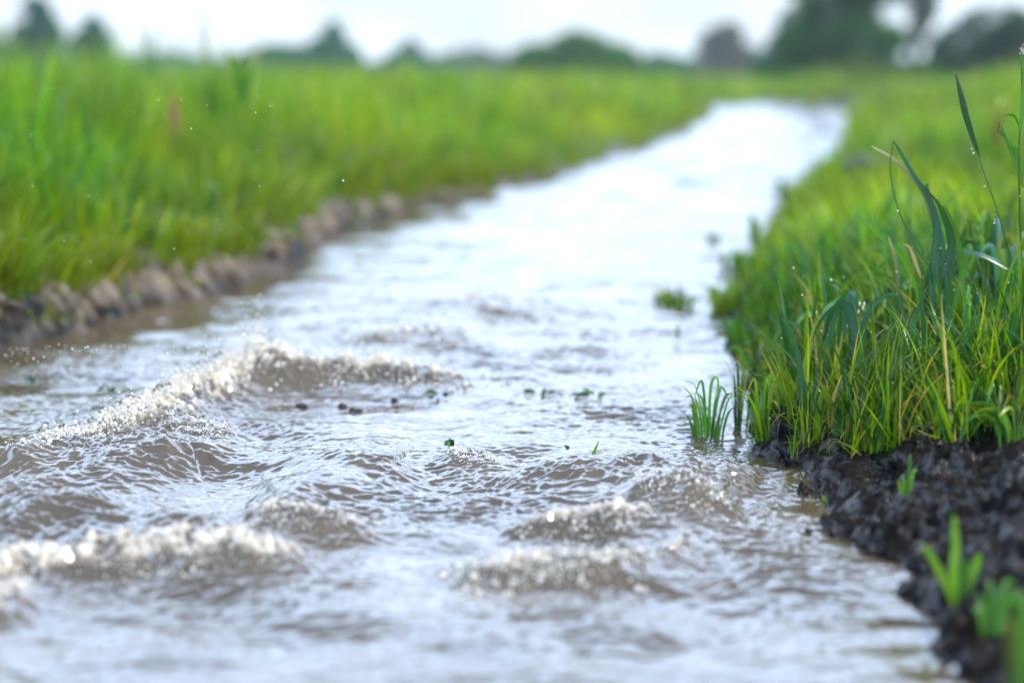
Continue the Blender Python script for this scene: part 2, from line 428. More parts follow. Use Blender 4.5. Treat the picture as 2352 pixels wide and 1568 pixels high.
def water_height(X, Y):
    H = np.zeros_like(X); FO = np.zeros_like(X)
    near = np.exp(-((Y - 2.0) / 2.2) ** 2)
    H += 0.010 * fbm(X * 2.2, Y * 3.6, 3, 50)
    H += 0.0075 * fbm(X * 6, Y * 9, 2, 53) * (0.5 + 0.5 * near)
    for k, c in enumerate(CRESTS):
        m, h, fw = crest_eval(c, X, Y, k)
        H[m] = H[m] + h
        FO[m] = np.maximum(FO[m], fw)
    # edge of water is calmer
    calm = sstep(0.0, 0.12, shore_r(Y) - X) * (.6 + .4 * sstep(0.0, 0.2, X - shore_l(Y)))
    calm = 0.35 + 0.65 * calm
    left_calm = 1 - 0.15 * (1 - sstep(-0.95, -0.55, X - 0.25 * (Y - 2.6))) * sstep(2.5, 2.8, Y)
    # capillary ripples: warped crossing trains
    wx = X + 0.05 * pn(X * 3.5, Y * 3.5, 55) + .012 * pn(X * 12, Y * 12, 155); wy = Y + 0.06 * pn(X * 3, Y * 3, 56) + .012 * pn(X * 11, Y * 11, 156)
    fade = 1 / (1 + (np.maximum(Y, 0) / 4.5) ** 2)
    r1 = 1 - np.abs(pn(wx * 15 + wy * 5, wy * 34, 57)) * 2.2
    r2 = 1 - np.abs(pn(wx * 34 - wy * 16, wy * 66, 58)) * 2.2
    r3 = 1 - np.abs(pn(wx * 60 + wy * 20, wy * 120, 157)) * 2.2
    amp = 0.62 + 1.25 * fbm(X * 2.4, Y * 3.2, 2, 59)
    amp = np.clip(amp, 0.2, 1.3) * (.45 + .55 * sstep(1.3, 1.95, Y))
    amp = amp * (1 + 0.9 * np.clip(H / .04, 0, 1))
    H += calm * left_calm * fade * amp * (0.0046 * r1 + 0.0040 * r2 + 0.0019 * r3)
    # long low undulation farther up the stream
    H += (0.060 * pn(X * 1.1, Y * 1.7, 61) + 0.030 * pn(X * 2.6 + 3, Y * 6, 161)) * sstep(3.5, 8, Y)
    H += 0.0095 * fbm(wx * 2.0, wy * 7.5, 2, 162) * sstep(1.2, 2.6, Y + 1) / (1 + (np.maximum(Y, 0) / 9) ** 2)
    # foam lumps
    lump = np.abs(pn(X * 55, Y * 55, 62)) * 2 + np.abs(pn(X * 110, Y * 110, 63))
    n = fbm(X * 22, Y * 22, 3, 64)
    FO = np.clip(FO * (1 + 1.8 * n), 0, 1) * np.clip(.25 + 1.1 * lump, 0, 1.3)
    H += FO * 0.009 * lump
    return H, sstep(.22, .9, FO)


def water():
    ys = np.concatenate([rows(0.7, 1.6, .002)[:-1], rows(1.6, 3.3, 0.0013)[:-1], rows(3.3, 45, .0022)])
    ys = np.concatenate([np.linspace(-5, 0.68, 40), ys])
    ns = 860
    s = np.linspace(0, 1, ns)
    Y, Sx = np.meshgrid(ys, s, indexing='ij')
    a = np.interp(Y, LY, LX) - 0.12; b = np.interp(Y, RY, RX) + 0.12
    X = a + (b - a) * Sx
    Z, FO = water_height(X, Y)
    o = mesh_np('water', np.stack([X, Y, Z], -1).reshape(-1, 3), grid_faces(*X.shape), M_WATER, foam=FO.ravel())
    tag(o, kind='structure')


water()

# ------------------------------------------------------------------ spray
_t = (1 + 5 ** .5) / 2
ICO_V = np.array([(-1, _t, 0), (1, _t, 0), (-1, -_t, 0), (1, -_t, 0), (0, -1, _t), (0, 1, _t), (0, -1, -_t), (0, 1, -_t), (_t, 0, -1), (_t, 0, 1), (-_t, 0, -1), (-_t, 0, 1)]) / math.sqrt(1 + _t * _t)
ICO_F = np.array([(0, 11, 5), (0, 5, 1), (0, 1, 7), (0, 7, 10), (0, 10, 11), (1, 5, 9), (5, 11, 4), (11, 10, 2), (10, 7, 6), (7, 1, 8), (3, 9, 4), (3, 4, 2), (3, 2, 6), (3, 6, 8), (3, 8, 9), (4, 9, 5), (2, 4, 11), (6, 2, 10), (8, 6, 7), (9, 8, 1)])


def subdiv(v, f):
    v = list(map(tuple, v)); idx = {}; nf = []

    def mid(a, b):
        k = (min(a, b), max(a, b))
        if k not in idx:
            p = (np.array(v[a]) + np.array(v[b])) / 2; p /= np.linalg.norm(p); v.append(tuple(p)); idx[k] = len(v) - 1
        return idx[k]
    for a, b, c in f:
        ab, bc, ca = mid(a, b), mid(b, c), mid(c, a)
        nf += [(a, ab, ca), (b, bc, ab), (c, ca, bc), (ab, bc, ca)]
    return np.array(v), np.array(nf)


SPH_V, SPH_F = subdiv(ICO_V, ICO_F)


def beads(cent, rad, stretch=None):
    n = len(cent)
    sc = np.repeat(rad[:, None], 3, 1)
    if stretch is not None:
        sc = sc * stretch
    v = cent[:, None, :] + SPH_V[None] * sc[:, None, :]
    f = SPH_F[None] + (np.arange(n) * len(SPH_V))[:, None, None]
    return v.reshape(-1, 3), f.reshape(-1, 3)


def spray(ci, n, r0, r1, up, label, spread=1.0, xr=None):
    c = CRESTS[ci]
    wgt = rng.uniform(0, 1, n * 3)
    x = rng.uniform(c['x'][0], c['x'][-1], n * 3)
    if xr is not None:
        x = np.clip(rng.normal(xr[0], xr[1], n * 3), c['x'][0], c['x'][-1])
    hh = np.interp(x, c['x'], c['h'])
    clump = 0.55 + 0.9 * pn(x * 14, x * 0 + ci, 81)
    x = x[wgt < clump * hh / c['h'].max()][:n]
    m = len(x)
    y = np.interp(x, c['x'], c['y']) + rng.normal(-c['wf'] * .35, c['wf'] * .55 * spread, m)
    z0, _ = water_height(x.copy(), y.copy())
    lift = rng.exponential(up, m) * (0.4 + np.interp(x, c['x'], c['h']) / c['h'].max())
    z = z0 + lift - 0.001
    r = r0 + (r1 - r0) * rng.beta(.8, 5.5, m)
    r = r * np.clip(1.25 - lift / (up * 6), .5, 1.2)
    v, f = beads(np.stack([x, y, z], 1), r, rng.uniform(.8, 1.3, (m, 3)))
    base = (float(x.mean()), float(y.mean()), 0.0)
    o = mesh_np('spray', v, f, M_DROP, loc=base)
    tag(o, label, 'water spray', kind='stuff')


spray(0, 2500, .0006, .0052, .009, 'white spray thrown up along the left limb of the main breaking wave')
spray(0, 420, .0006, .0050, .026, 'high burst of droplets above the peak of the main breaking wave', 1.3, (spot(550, 835, .07)[0], .05))
spray(1, 1000, .0005, .0056, .007, 'creamy spray along the right shoulder of the main breaking wave')
spray(2, 800, .0005, .0030, .003, 'fine froth in front of the left foot of the main wave')
spray(3, 130, .0016, .0085, .008, 'sparse spray on the small blurred crest behind the main wave')
spray(4, 150, .0018, .0105, .008, 'sparse spray on the farthest blurred crest in mid stream')
spray(11, 1000, .0004, .0036, .003, 'bubbly spray on the long roller at lower left')
spray(12, 160, .0012, .0042, .003, 'bright froth on the short roller at the left edge of the view')
spray(13, 500, .0005, .0032, .003, 'sparkling spray on the small crest below the middle of the stream')
spray(15, 800, .0006, .0050, .003, 'sparkling spray on the long roller at lower right')
spray(16, 400, .0006, .0040, .003, 'sparkling spray on the short crest above the lower right roller')
spray(17, 400, .0006, .0042, .003, 'bright spray on the curl nearest the black mud bank')
spray(18, 30, .0010, .0045, .003, 'small dab of froth on the water right of the main wave')
spray(19, 160, .0009, .0030, .003, 'froth around the clump of green weed in mid stream')

# isolated airborne droplets
SD = None


def droplet(px, py, d, rpx, label, group):
    global SD
    p = deep(px, py, d)
    if SD is None:
        v, f = subdiv(SPH_V, SPH_F)
        o = mesh_np('water_droplet', v, f, M_DROP); SD = o
    else:
        o = SD.copy(); C.objects.link(o)
    r = rpx / F * d
    o.location = p; o.scale = (r, r * .95, r * 1.08)
    tag(o, label, 'water droplet', group)


for px, py, d, r in [(988, 667, 3.7, 3.6), (918, 698, 3.6, 2.6), (1315, 708, 3.5, 3.0)]:
    pass
droplet(988, 667, 3.7, 4.6, 'largest pale airborne droplet above the farthest crest', 'airborne droplets')
droplet(918, 698, 3.6, 3.2, 'pale airborne droplet left of and below the largest one', 'airborne droplets')
droplet(1395, 838, 2.9, 3.0, 'lone pale droplet over calm water in mid stream', 'airborne droplets')
droplet(548, 778, 2.85, 3.4, 'bright droplet highest above the peak of the main wave, left of a pair', 'airborne droplets')
droplet(570, 778, 2.85, 3.6, 'bright droplet highest above the peak of the main wave, right of a pair', 'airborne droplets')
droplet(797, 805, 2.75, 3.4, 'round bright droplet just above the shoulder of the main wave', 'airborne droplets')
droplet(903, 815, 2.75, 3.0, 'bright droplet above the right end of the main wave', 'airborne droplets')
droplet(478, 838, 2.75, 2.2, 'faint droplet left of the main wave peak', 'airborne droplets')
droplet(788, 415, 2.3, 2.2, 'tiny white droplet in front of the far left bank', 'airborne droplets')
droplet(708, 966, 2.45, 3.4, 'small white bead low in front of the main wave', 'airborne droplets')
droplet(1040, 965, 2.5, 2.4, 'tiny bead over water right of the main wave', 'airborne droplets')


def fine_drops(pts, label):
    c = np.array([deep(a, b, d) for a, b, d, r in pts]); r = np.array([r / F * d for a, b, d, r in pts])
    v, f = beads(c, r, rng.uniform(.8, 1.25, (len(r), 3)))
    tag(mesh_np('fine_spray', v, f, M_DROP, loc=tuple(c.mean(0))), label, 'water spray', kind='stuff')


fine_drops([(px, min(790 + rng.exponential(22) + max(0, 120 - px) * .1, 880 - px * .02), rng.uniform(2.35, 2.8), rng.uniform(.8, 2.1)) for px in rng.uniform(10, 520, 90)],
           'fine droplets flying above the calm water left of the main wave')
fine_drops([(px, rng.uniform(180, 760), rng.uniform(2.2, 2.5), rng.uniform(.8, 1.4)) for px in rng.uniform(60, 700, 26)],
           'minute scattered droplets in the air before the left bank grass')
fine_drops([(px, rng.normal(780, 28), rng.uniform(2.5, 2.8), rng.uniform(.9, 2.2)) for px in rng.uniform(560, 1050, 30)],
           'fine droplets flying above the shoulder of the main wave')
fine_drops([(px, rng.uniform(600, 1000), rng.uniform(2.2, 2.45), rng.uniform(.8, 2.2)) for px in rng.uniform(1750, 2330, 46)],
           'tiny droplets glinting in the air over the sharp turf of the right bank')

# ------------------------------------------------------------------ grass
def blades(base, hgt, wid, az, th0, th1, face, nseg, col, tipcol=None, dry=0.0, taper=1.0):
    """vectorised ribbons. base Nx3; th0 start lean, th1 further bend (rad); az bend direction"""
    n = len(base)
    t = np.linspace(0, 1, nseg + 1)
    th = th0[:, None] + th1[:, None] * t[None] ** 1.6
    ds = hgt[:, None] / nseg
    r = np.concatenate([np.zeros((n, 1)), np.cumsum(np.sin(th[:, :-1]) * ds, 1)], 1)
    z = np.concatenate([np.zeros((n, 1)), np.cumsum(np.cos(th[:, :-1]) * ds, 1)], 1)
    wob = 0.02 * hgt[:, None] * np.sin(t[None] * rng.uniform(2, 6, (n, 1)) + rng.uniform(0, 6, (n, 1))) * t[None]
    px = base[:, 0:1] + np.cos(az)[:, None] * r - np.sin(az)[:, None] * wob
    py = base[:, 1:2] + np.sin(az)[:, None] * r + np.cos(az)[:, None] * wob
    pz = base[:, 2:3] + z
    prof = (0.55 + 0.45 * np.minimum(t * 4, 1)) * (1 - t ** 2.2 * taper)
    prof[-1] = 0.04
    fa = face[:, None] + 0.8 * t[None] * np.sign(face[:, None] - 3)
    hw = 0.5 * wid[:, None] * prof[None]
    sx = np.cos(fa) * hw; sy = np.sin(fa) * hw
    A = np.stack([px - sx, py - sy, pz], -1); B = np.stack([px + sx, py + sy, pz], -1)
    V = np.stack([A, B], 2)                       # n, seg+1, 2, 3
    V = V.reshape(-1, 3)
    j = np.arange(nseg) * 2
    q = np.stack([j, j + 1, j + 3, j + 2], 1)
    Fc = (q[None] + (np.arange(n) * (nseg + 1) * 2)[:, None, None]).reshape(-1, 4)
    cc = np.repeat(col[:, None, :], nseg + 1, 1)
    if tipcol is not None:
        k = (t[None, :, None] ** 1.5) * tipcol[1][:, None, None]
        cc = cc * (1 - k) + tipcol[0][None, None, :] * k
    # pale sheath / dead matter at the root
    cc = np.repeat(cc[:, :, None, :], 2, 2).reshape(-1, 3)
    return V, Fc, cc


PAL = np.array([(.066, .165, .003), (.110, .245, .003), (.160, .300, .003), (.240, .350, .004), (.014, .070, .006), (.020, .105, .030), (.32, .32, .02), (.34, .27, .13)])


def colours(n, w, clump=None):
    w = np.array(list(w) + [.25] * (8 - len(w)), float); w /= w.sum()
    k = rng.choice(len(PAL), n, p=w)
    c = PAL[k] * rng.uniform(.68, 1.35, (n, 1))
    if clump is not None:
        c = c * clump[:, None]
    return c


def scatter(n, y0, y1, u0, u1, side, power=1.0):
    y = y0 * (y1 / y0) ** (rng.uniform(0, 1, n) ** power)
    u = u0 + (u1 - u0) * rng.uniform(0, 1, n) ** 1.3
    return y, u


def ground_at(side, x, y, u):
    return h_left(x, y, u) if side == 'left' else h_right(x, y, u)


def make_grass(name, side, zones, label):
    Vs, Fs, Cs = [], [], []; off = 0
    for (n, y0, y1, u0, u1, hm, wm, seg, cw) in zones:
        y, u = scatter(n, y0, y1, u0, u1, side)
        # ragged tufts: pull towards clump centres
        if side == 'left':
            x = shore_l(y) - u
        else:
            x = shore_r(y) + u
        vis = np.abs(x) < 0.40 * y + 0.35
        x, y, u = x[vis], y[vis], u[vis]
        c = fbm(x * 2.6, y * 2.6, 3, 90); keep = rng.uniform(0, 1, len(x)) < np.clip(.66 + 2.2 * c, .05, 1)
        if side == 'right':
            keep &= (y > grass_edge(x) + 0.09 * pn(x * 14, y * 14, 91) + .06 * pn(x * 5, y * 5, 191))
            # thin out where the water laps
            keep &= rng.uniform(0, 1, len(x)) < np.where(y < 3.0, sstep(-.02, .03, u), sstep(-.05, .08, u + .16 * pn(x * 7, y * 7, 92)))
        else:
            ed = (.035 + 0.09 * pn(y * 3, y * 0, 93) + .05 * pn(y * 11, y * 0, 94)) * np.interp(y, [3, 5, 7, 12, 24], [.9, .7, .35, .05, 0]) - .015 * (y > 9)
            keep &= u > ed - .045 * (hm < .1)
            hole = fbm(x * 3.2 + 9, y * 2.4, 2, 95) + .25 * sstep(.8, .1, u)
            keep &= rng.uniform(0, 1, len(x)) < 1 - .93 * sstep(.24, .42, hole)
        x, y, u, c = x[keep], y[keep], u[keep], c[keep]
        m = len(x)
        z = ground_at(side, x, y, u) - .006
        hn = fbm(x * 1.3, y * 1.3, 3, 96)
        edge = sstep(0.0, .5, u) if side == 'left' else sstep(-.02, .15, u)
        h = hm * (.5 + .5 * edge) * (1 + (1.05 if side == 'left' else .9) * hn) * (1 + .16 * sstep(-.9, -2.4, x) * (y < 9) * (side == 'left')) * rng.uniform(.45, 1.25, m)
        wd = wm * rng.uniform(.5, 1.4, m)
        az = rng.uniform(0, 2 * np.pi, m)
        # lean down the slope a little and share a direction inside a tuft
        taz = 2 * np.pi * pn(x * 3, y * 3, 97) + (0.0 if side == 'left' else np.pi)
        az = np.where(rng.uniform(0, 1, m) < .55, taz + rng.normal(0, .5, m), az)
        mess = 1.0 + (hm < .12) * 1.6 + (hm < .10) * .6
        th0 = np.abs(rng.normal(.14, .24 * mess, m)); th1 = np.abs(rng.normal(.7, .75 * mess, m))
        if side == 'left':
            lo = (u < .25); th1[lo] += .9; az[lo] = rng.normal(0, .8, lo.sum())
        clump = np.clip(1 + .9 * fbm(x * .9, y * .9, 2, 98), .6, 1.5)
        cc = colours(m, cw, clump)
        pt = sstep(-.35, .35, fbm(x * .8 + 5, y * .8, 3, 99) + .25 * pn(x * 4, y * 4, 100))[:, None]
        cc = cc * (np.array([.62, .86, 1.25]) * (1 - pt) + np.array([1.32, 1.10, .85]) * pt)
        # olive and yellow patches near the water on the left bank
        if side == 'left':
            ol = (rng.uniform(0, 1, m) < .75 * (1 - sstep(.05, .5, u)))
            cc[ol] = np.array([.19, .25, .008]) * rng.uniform(.6, 1.25, (ol.sum(), 1))
        v, f, q = blades(np.stack([x, y, z], 1), h, wd, az, th0, th1, rng.uniform(0, 6.28, m), seg, cc,
                         (np.array([.24, .22, .05]), (rng.uniform(0, 1, m) < .18) * rng.uniform(.3, .9, m)))
        Vs.append(v); Fs.append(f + off); Cs.append(q); off += len(v)
    o = mesh_np(name, np.concatenate(Vs), np.concatenate(Fs), M_GRASS, col=np.concatenate(Cs))
    tag(o, label, 'grass', kind='stuff')
    return o


#            n      y0   y1   u0   u1   h    w     seg weights
make_grass('bank_grass', 'left', [
    (26000, 2.4, 4.5, .05, 1.3, .20, .0050, 5, [3, 4, 4, 2, 1, 1, .5]),
    (42000, 3.0, 8.0, .05, 3.5, .36, .0070, 5, [3, 4, 4, 2, 1, 1, .5]),
    (2600, 2.8, 7.0, .15, 3.0, .30, .020, 6, [1, 2, 2, 2, 1, 4, .5]),
    (16000, 2.5, 9.0, .03, .42, .060, .0075, 4, [3, 2, 4, 4, 1, 0, 3]),
    (50000, 6.0, 20., .05, 9.0, .33, .013, 3, [3, 4, 4, 3, 1, .3, .7]),
    (50000, 14., 60., .05, 30., .34, .032, 3, [2, 4, 4, 3, .6, 0, 1.2]),
    (26000, 25., 40., .02, 14., .30, .030, 3, [2, 4, 4, 3, .6, 0, 1.2]),
], 'lush blurred meadow grass covering the left bank')
make_grass('bank_grass', 'right', [
    (9500, 1.95, 3.3, -.10, 1.1, .165, .0048, 7, [4, 3, 1.5, .7, 6, 4, .3]),
    (1500, 2.1, 3.6, .05, 1.3, .20, .0105, 8, [2, 1, .5, .3, 4, 7, .2]),
    (9000, 1.95, 3.1, -.01, .9, .105, .0030, 8, [3, 4, 4, 3, 2, 1, 1.2, 1.6]),
    (8000, 1.95, 3.0, -.01, .9, .075, .0028, 6, [4, 3, 3, 2, 4, 1, 1, 2.5]),
    (36000, 2.9, 6.5, -.13, 2.4, .15, .0058, 5, [3, 4, 4, 2.5, 1.5, 1, 1]),
    (40000, 5.5, 18., -.10, 6.5, .20, .012, 4, [3, 4, 4, 3, 1, 1, 1.4]),
    (30000, 14., 60., -.01, 26., .30, .032, 3, [3, 4, 4, 2, 1, 0, 1]),
], 'green grass covering the right bank from the black mud to the far bend')


# ------------------------------------------------------------------ single plants
def smooth_path(pts, n):
    P = np.array(pts, float)
    P = np.vstack([2 * P[0] - P[1], P, 2 * P[-1] - P[-2]])
    out = []
    m = len(P) - 3
    for k in np.linspace(0, m - 1e-6, n):
        i = int(k); t = k - i
        a, b, c, d = P[i], P[i + 1], P[i + 2], P[i + 3]
        out.append(.5 * ((2 * b) + (c - a) * t + (2 * a - 5 * b + 4 * c - d) * t * t + (3 * b - a - 3 * c + d) * t ** 3))
    return np.array(out)


GREENS = dict(blue=(.030, .105, .055), dark=(.016, .060, .018), mid=(.055, .16, .016), lime=(.13, .27, .018), yellow=(.30, .28, .03), straw=(.35, .28, .14), brown=(.10, .05, .03), bright=(.08, .24, .02))


def ribbon(name, pts, w, colour, parent, tip=None, turn=0.0, vf=.25, mat=None, both=False, n=26):
    """a folded leaf blade along a path from root to tip, real width, shallow V section"""
    loc = Vector(parent.location) if parent else Vector((0, 0, 0))
    P = smooth_path(pts, n)
    T = np.gradient(P, axis=0); T /= np.linalg.norm(T, axis=1)[:, None] + 1e-9
    side = np.cross(T, np.array([0.0, 1.0, 0.15]))
    ln = np.linalg.norm(side, axis=1)[:, None]
    side = np.where(ln > .05, side / (ln + 1e-9), np.array([1.0, 0, 0]))
    nor = np.cross(side, T)
    t = np.linspace(0, 1, n)
    ang = turn + .5 * np.sin(t * 3 + turn * 5)
    s2 = side * np.cos(ang)[:, None] + nor * np.sin(ang)[:, None]
    n2 = np.cross(s2, T)
    if both:
        prof = np.sin(np.pi * np.clip(t * .96 + .02, 0, 1)) ** .6
    else:
        prof = (0.45 + .55 * np.minimum(t * 2.5, 1)) * np.clip(1 - t, 0.0, 1) ** .45
    prof = np.maximum(prof, .05)
    hw = (w * .6 * prof)[:, None]
    V = np.stack([P - s2 * hw + n2 * hw * vf, P, P + s2 * hw + n2 * hw * vf], 1).reshape(-1, 3)
    j = np.arange(n - 1) * 3
    f = np.concatenate([np.stack([j, j + 1, j + 4, j + 3], 1), np.stack([j + 1, j + 2, j + 5, j + 4], 1)])
    c = np.array(GREENS[colour]) * random.uniform(.85, 1.15)
    cc = np.repeat(c[None], n, 0)
    if tip:
        k = (t ** 2)[:, None]; cc = cc * (1 - k) + np.array(GREENS[tip]) * k
    cc = np.repeat(cc[:, None], 3, 1); cc[:, 1] *= 1.25       # paler midrib
    o = mesh_np(name, V - np.array(loc), f, mat or M_LEAF, parent, col=cc.reshape(-1, 3))
    return o


def stalk(name, pts, r, colour, parent, n=24, tip=None, mat=None, r_tip=.45):
    loc = Vector(parent.location)
    P = smooth_path(pts, n); T = np.gradient(P, axis=0); T /= np.linalg.norm(T, axis=1)[:, None] + 1e-9
    a = np.cross(T, np.array([0, 1, .2])); a /= np.linalg.norm(a, axis=1)[:, None] + 1e-9; b = np.cross(T, a)
    k = 6; V = []
    t = np.linspace(0, 1, n)
    for i in range(k):
        q = 2 * math.pi * i / k
        V.append(P + (a * math.cos(q) + b * math.sin(q)) * (r * (1 - (1 - r_tip) * t))[:, None])
    V = np.stack(V, 1).reshape(-1, 3)
    f = []
    for i in range(n - 1):
        for j in range(k):
            f.append((i * k + j, i * k + (j + 1) % k, (i + 1) * k + (j + 1) % k, (i + 1) * k + j))
    c = np.repeat(np.array(GREENS[colour])[None], n, 0)
    if tip:
        c = c * (1 - t[:, None]) + np.array(GREENS[tip]) * t[:, None]
    return mesh_np(name, V - np.array(loc), np.array(f), mat or M_LEAF, parent, col=np.repeat(c[:, None], k, 1).reshape(-1, 3))


def dew(parent, pts, r=.0016):
    for p in pts:
        v, f = beads(np.array([p]) - np.array(parent.location)[None], np.array([r * random.uniform(.8, 1.3)]))
        mesh_np('dewdrop', v, f, M_DROP, parent)


def D(pts, d, dz=0.0):
    n = len(pts)
    return [deep(a, b, d + dz * i / max(1, n - 1)) for i, (a, b) in enumerate(pts)]


PX = 2.3 / F            # metres per measuring pixel near the focus
# 1 bent-over tall plant
b0 = deep(2165, 820, 2.36)
p = empty('bent_grass_plant', b0, 'tall blue-green grass plant snapped over at the top beside the two upright blades', 'grass plant')
stalk('stem', D([(2165, 830), (2168, 740), (2150, 640), (2100, 560), (2060, 470), (2045, 385), (2052, 322)], 2.36), .0016, 'mid', p, tip='dark')
ribbon('leaf', D([(2172, 820), (2178, 700), (2168, 590), (2140, 470), (2095, 395), (2052, 322)], 2.36), 17 * PX, 'blue', p, turn=.5)
ribbon('leaf', D([(2160, 700), (2150, 540), (2120, 440), (2060, 372), (2000, 335)], 2.36, .03), 15 * PX, 'blue', p, tip='straw', turn=.3)
ribbon('leaf', D([(2168, 640), (2185, 560), (2160, 480), (2118, 425)], 2.35), 22 * PX, 'dark', p, turn=.9)
ribbon('leaf', D([(2155, 800), (2140, 660), (2150, 520), (2130, 440), (2133, 420)], 2.35), 18 * PX, 'blue', p, turn=.2)
ribbon('leaf', D([(2160, 780), (2200, 680), (2210, 600), (2180, 500), (2165, 470)], 2.37), 18 * PX, 'mid', p, turn=.7)
ribbon('leaf', D([(2170, 700), (2190, 590), (2240, 580), (2300, 600)], 2.38), 17 * PX, 'blue', p, turn=.9)
ribbon('leaf', D([(2140, 760), (2130, 640), (2180, 575), (2260, 590), (2330, 625)], 2.4), 13 * PX, 'dark', p, turn=.8)
dew(p, D([(2062, 484), (2160, 570), (2190, 575), (2150, 560)], 2.355))
# 2 tall single blade
p = empty('tall_grass_stalk', deep(2390, 800, 2.32), 'tall slender dark blade leaning left with beads of water, left of the seed stalk', 'grass stalk')
stalk('stem', D([(2390, 800), (2352, 690), (2325, 600), (2290, 480), (2262, 400), (2245, 345)], 2.32), .0018, 'dark', p, tip='mid')
ribbon('leaf', D([(2250, 360), (2235, 320), (2218, 265), (2208, 220), (2196, 172)], 2.32), 12 * PX, 'dark', p, turn=.2, both=True)
dew(p, D([(2232, 342), (2236, 352), (2262, 428), (2285, 505), (2284, 512)], 2.315), .0014)
# 3 seed stalk at right edge
p = empty('seed_stalk', deep(2352, 900, 2.30), 'dark upright stalk with a pale tufted seed head at the right edge', 'grass stalk')
stalk('stem', D([(2356, 900), (2350, 700), (2343, 500), (2341, 340), (2347, 240), (2346, 120)], 2.30), .0022, 'brown', p, tip='mid')
ribbon('leaf', D([(2352, 400), (2335, 350), (2320, 330), (2300, 278)], 2.30), 13 * PX, 'mid', p, turn=.4)
ribbon('leaf', D([(2350, 430), (2330, 370), (2315, 320), (2296, 300), (2296, 280)], 2.31), 12 * PX, 'mid', p, tip='brown', turn=.5)
ribbon('leaf', D([(2341, 290), (2330, 268), (2310, 265), (2295, 275)], 2.30), 7 * PX, 'mid', p, turn=.9)
ribbon('leaf', D([(2343, 300), (2349, 240), (2352, 180), (2347, 120)], 2.29), 12 * PX, 'mid', p, turn=.1)
sv = []
hd = np.array(deep(2348, 118, 2.3))
cc = hd + rng.normal(0, 1, (40, 3)) * np.array([.0022, .002, .0035]); v, f = beads(cc - np.array(p.location), rng.uniform(.0005, .0013, 40), np.array([[.7, .7, 1.8]]))
mesh_np('seed_head', v, f, M_LEAF, p, col=np.repeat(np.array([[.55, .42, .36]]), len(v), 0))
dew(p, D([(2342, 450), (2344, 620)], 2.295), .0013)
# 4 other notable blades
p = empty('arching_grass_plant', deep(2120, 780, 2.42), 'long green blade arching up left behind the bent plant, with a straw-tipped twin', 'grass plant')
ribbon('leaf', D([(2125, 780), (2110, 680), (2070, 590), (2020, 545), (1958, 478)], 2.46), 13 * PX, 'bright', p, turn=.3)
ribbon('leaf', D([(2080, 780), (2065, 660), (2055, 590), (2040, 540)], 2.42), 11 * PX, 'blue', p, tip='straw', turn=.2)
ribbon('leaf', D([(2100, 700), (2060, 650), (2010, 620), (1985, 580)], 2.44), 12 * PX, 'mid', p, turn=.3)
p = empty('grass_shoot', deep(2060, 900, 2.33), 'upright thin shoot with a reddish joint left of the bent plant', 'grass shoot')
stalk('stem', D([(2125, 800), (2120, 700), (2112, 600), (2085, 540)], 2.33), .0012, 'brown', p, tip='mid')
ribbon('leaf', D([(2118, 640), (2105, 610), (2090, 570), (2075, 560)], 2.33), 9 * PX, 'straw', p)
# 5 drooping broad-leaved clumps
p = empty('drooping_plant', deep(1960, 930, 2.30), 'drooping clump of broad blue-green leaves hanging left above the bank', 'leafy plant')
for k, (a, e) in enumerate([((1940, 690), (1880, 750)), ((1945, 685), (1890, 790)), ((1950, 680), (1905, 800)), ((1955, 675), (1925, 800)), ((1960, 672), (1940, 790)), ((1935, 700), (1862, 790))]):
    ribbon('leaf', D([(1965 + 4 * k, 930), (1968, 820), (1958, 730), a, ((a[0] + e[0]) / 2 - 8, (a[1] + e[1]) / 2 - 14), e], 2.27 - .012 * k), 23 * PX, 'blue' if k % 3 else 'mid', p, turn=.25 * k - .5, tip='dark' if k % 2 else None)
dew(p, D([(1900, 770), (1886, 760), (1925, 720)], 2.31), .0015)
p = empty('drooping_plant', deep(1975, 960, 2.34), 'arched blue-green leaf clump right of the drooping clump, its leaf pointing at the pale buds', 'leafy plant')
ribbon('leaf', D([(1985, 960), (1966, 860), (1972, 780), (2000, 715), (2035, 680), (2065, 678)], 2.34), 16 * PX, 'blue', p, turn=.5)
ribbon('leaf', D([(1990, 950), (1970, 850), (1985, 770), (1990, 720), (2020, 700)], 2.33), 14 * PX, 'blue', p, turn=.2)
ribbon('leaf', D([(2000, 980), (2010, 900), (1985, 830), (1966, 770)], 2.32), 15 * PX, 'mid', p, turn=.4)
p = empty('bud_stem', deep(1990, 900, 2.36), 'thin stem topped with a few pale buds between the two drooping clumps', 'flower bud')
stalk('stem', D([(2000, 900), (1995, 800), (1975, 720)], 2.36), .001, 'mid', p)
for a, b_ in [(1965, 705), (1975, 698), (1982, 708), (1972, 716), (1960, 714), (1985, 698)]:
    v, f = beads(np.array([deep(a, b_, 2.355)]) - np.array(p.location)[None], np.array([.0028]), np.array([[.7, .7, 1.5]]))
    mesh_np('bud', v, f, M_LEAF, p, col=np.repeat(np.array([[.62, .66, .50]]), len(v), 0))
p = empty('curved_leaf', deep(1940, 900, 2.27), 'yellowing sickle-shaped leaf in front of the drooping clump', 'grass leaf')
ribbon('leaf', D([(1940, 900), (1922, 850), (1924, 800), (1938, 765), (1958, 748)], 2.27), 12 * PX, 'yellow', p, tip='mid', turn=.1, both=True)
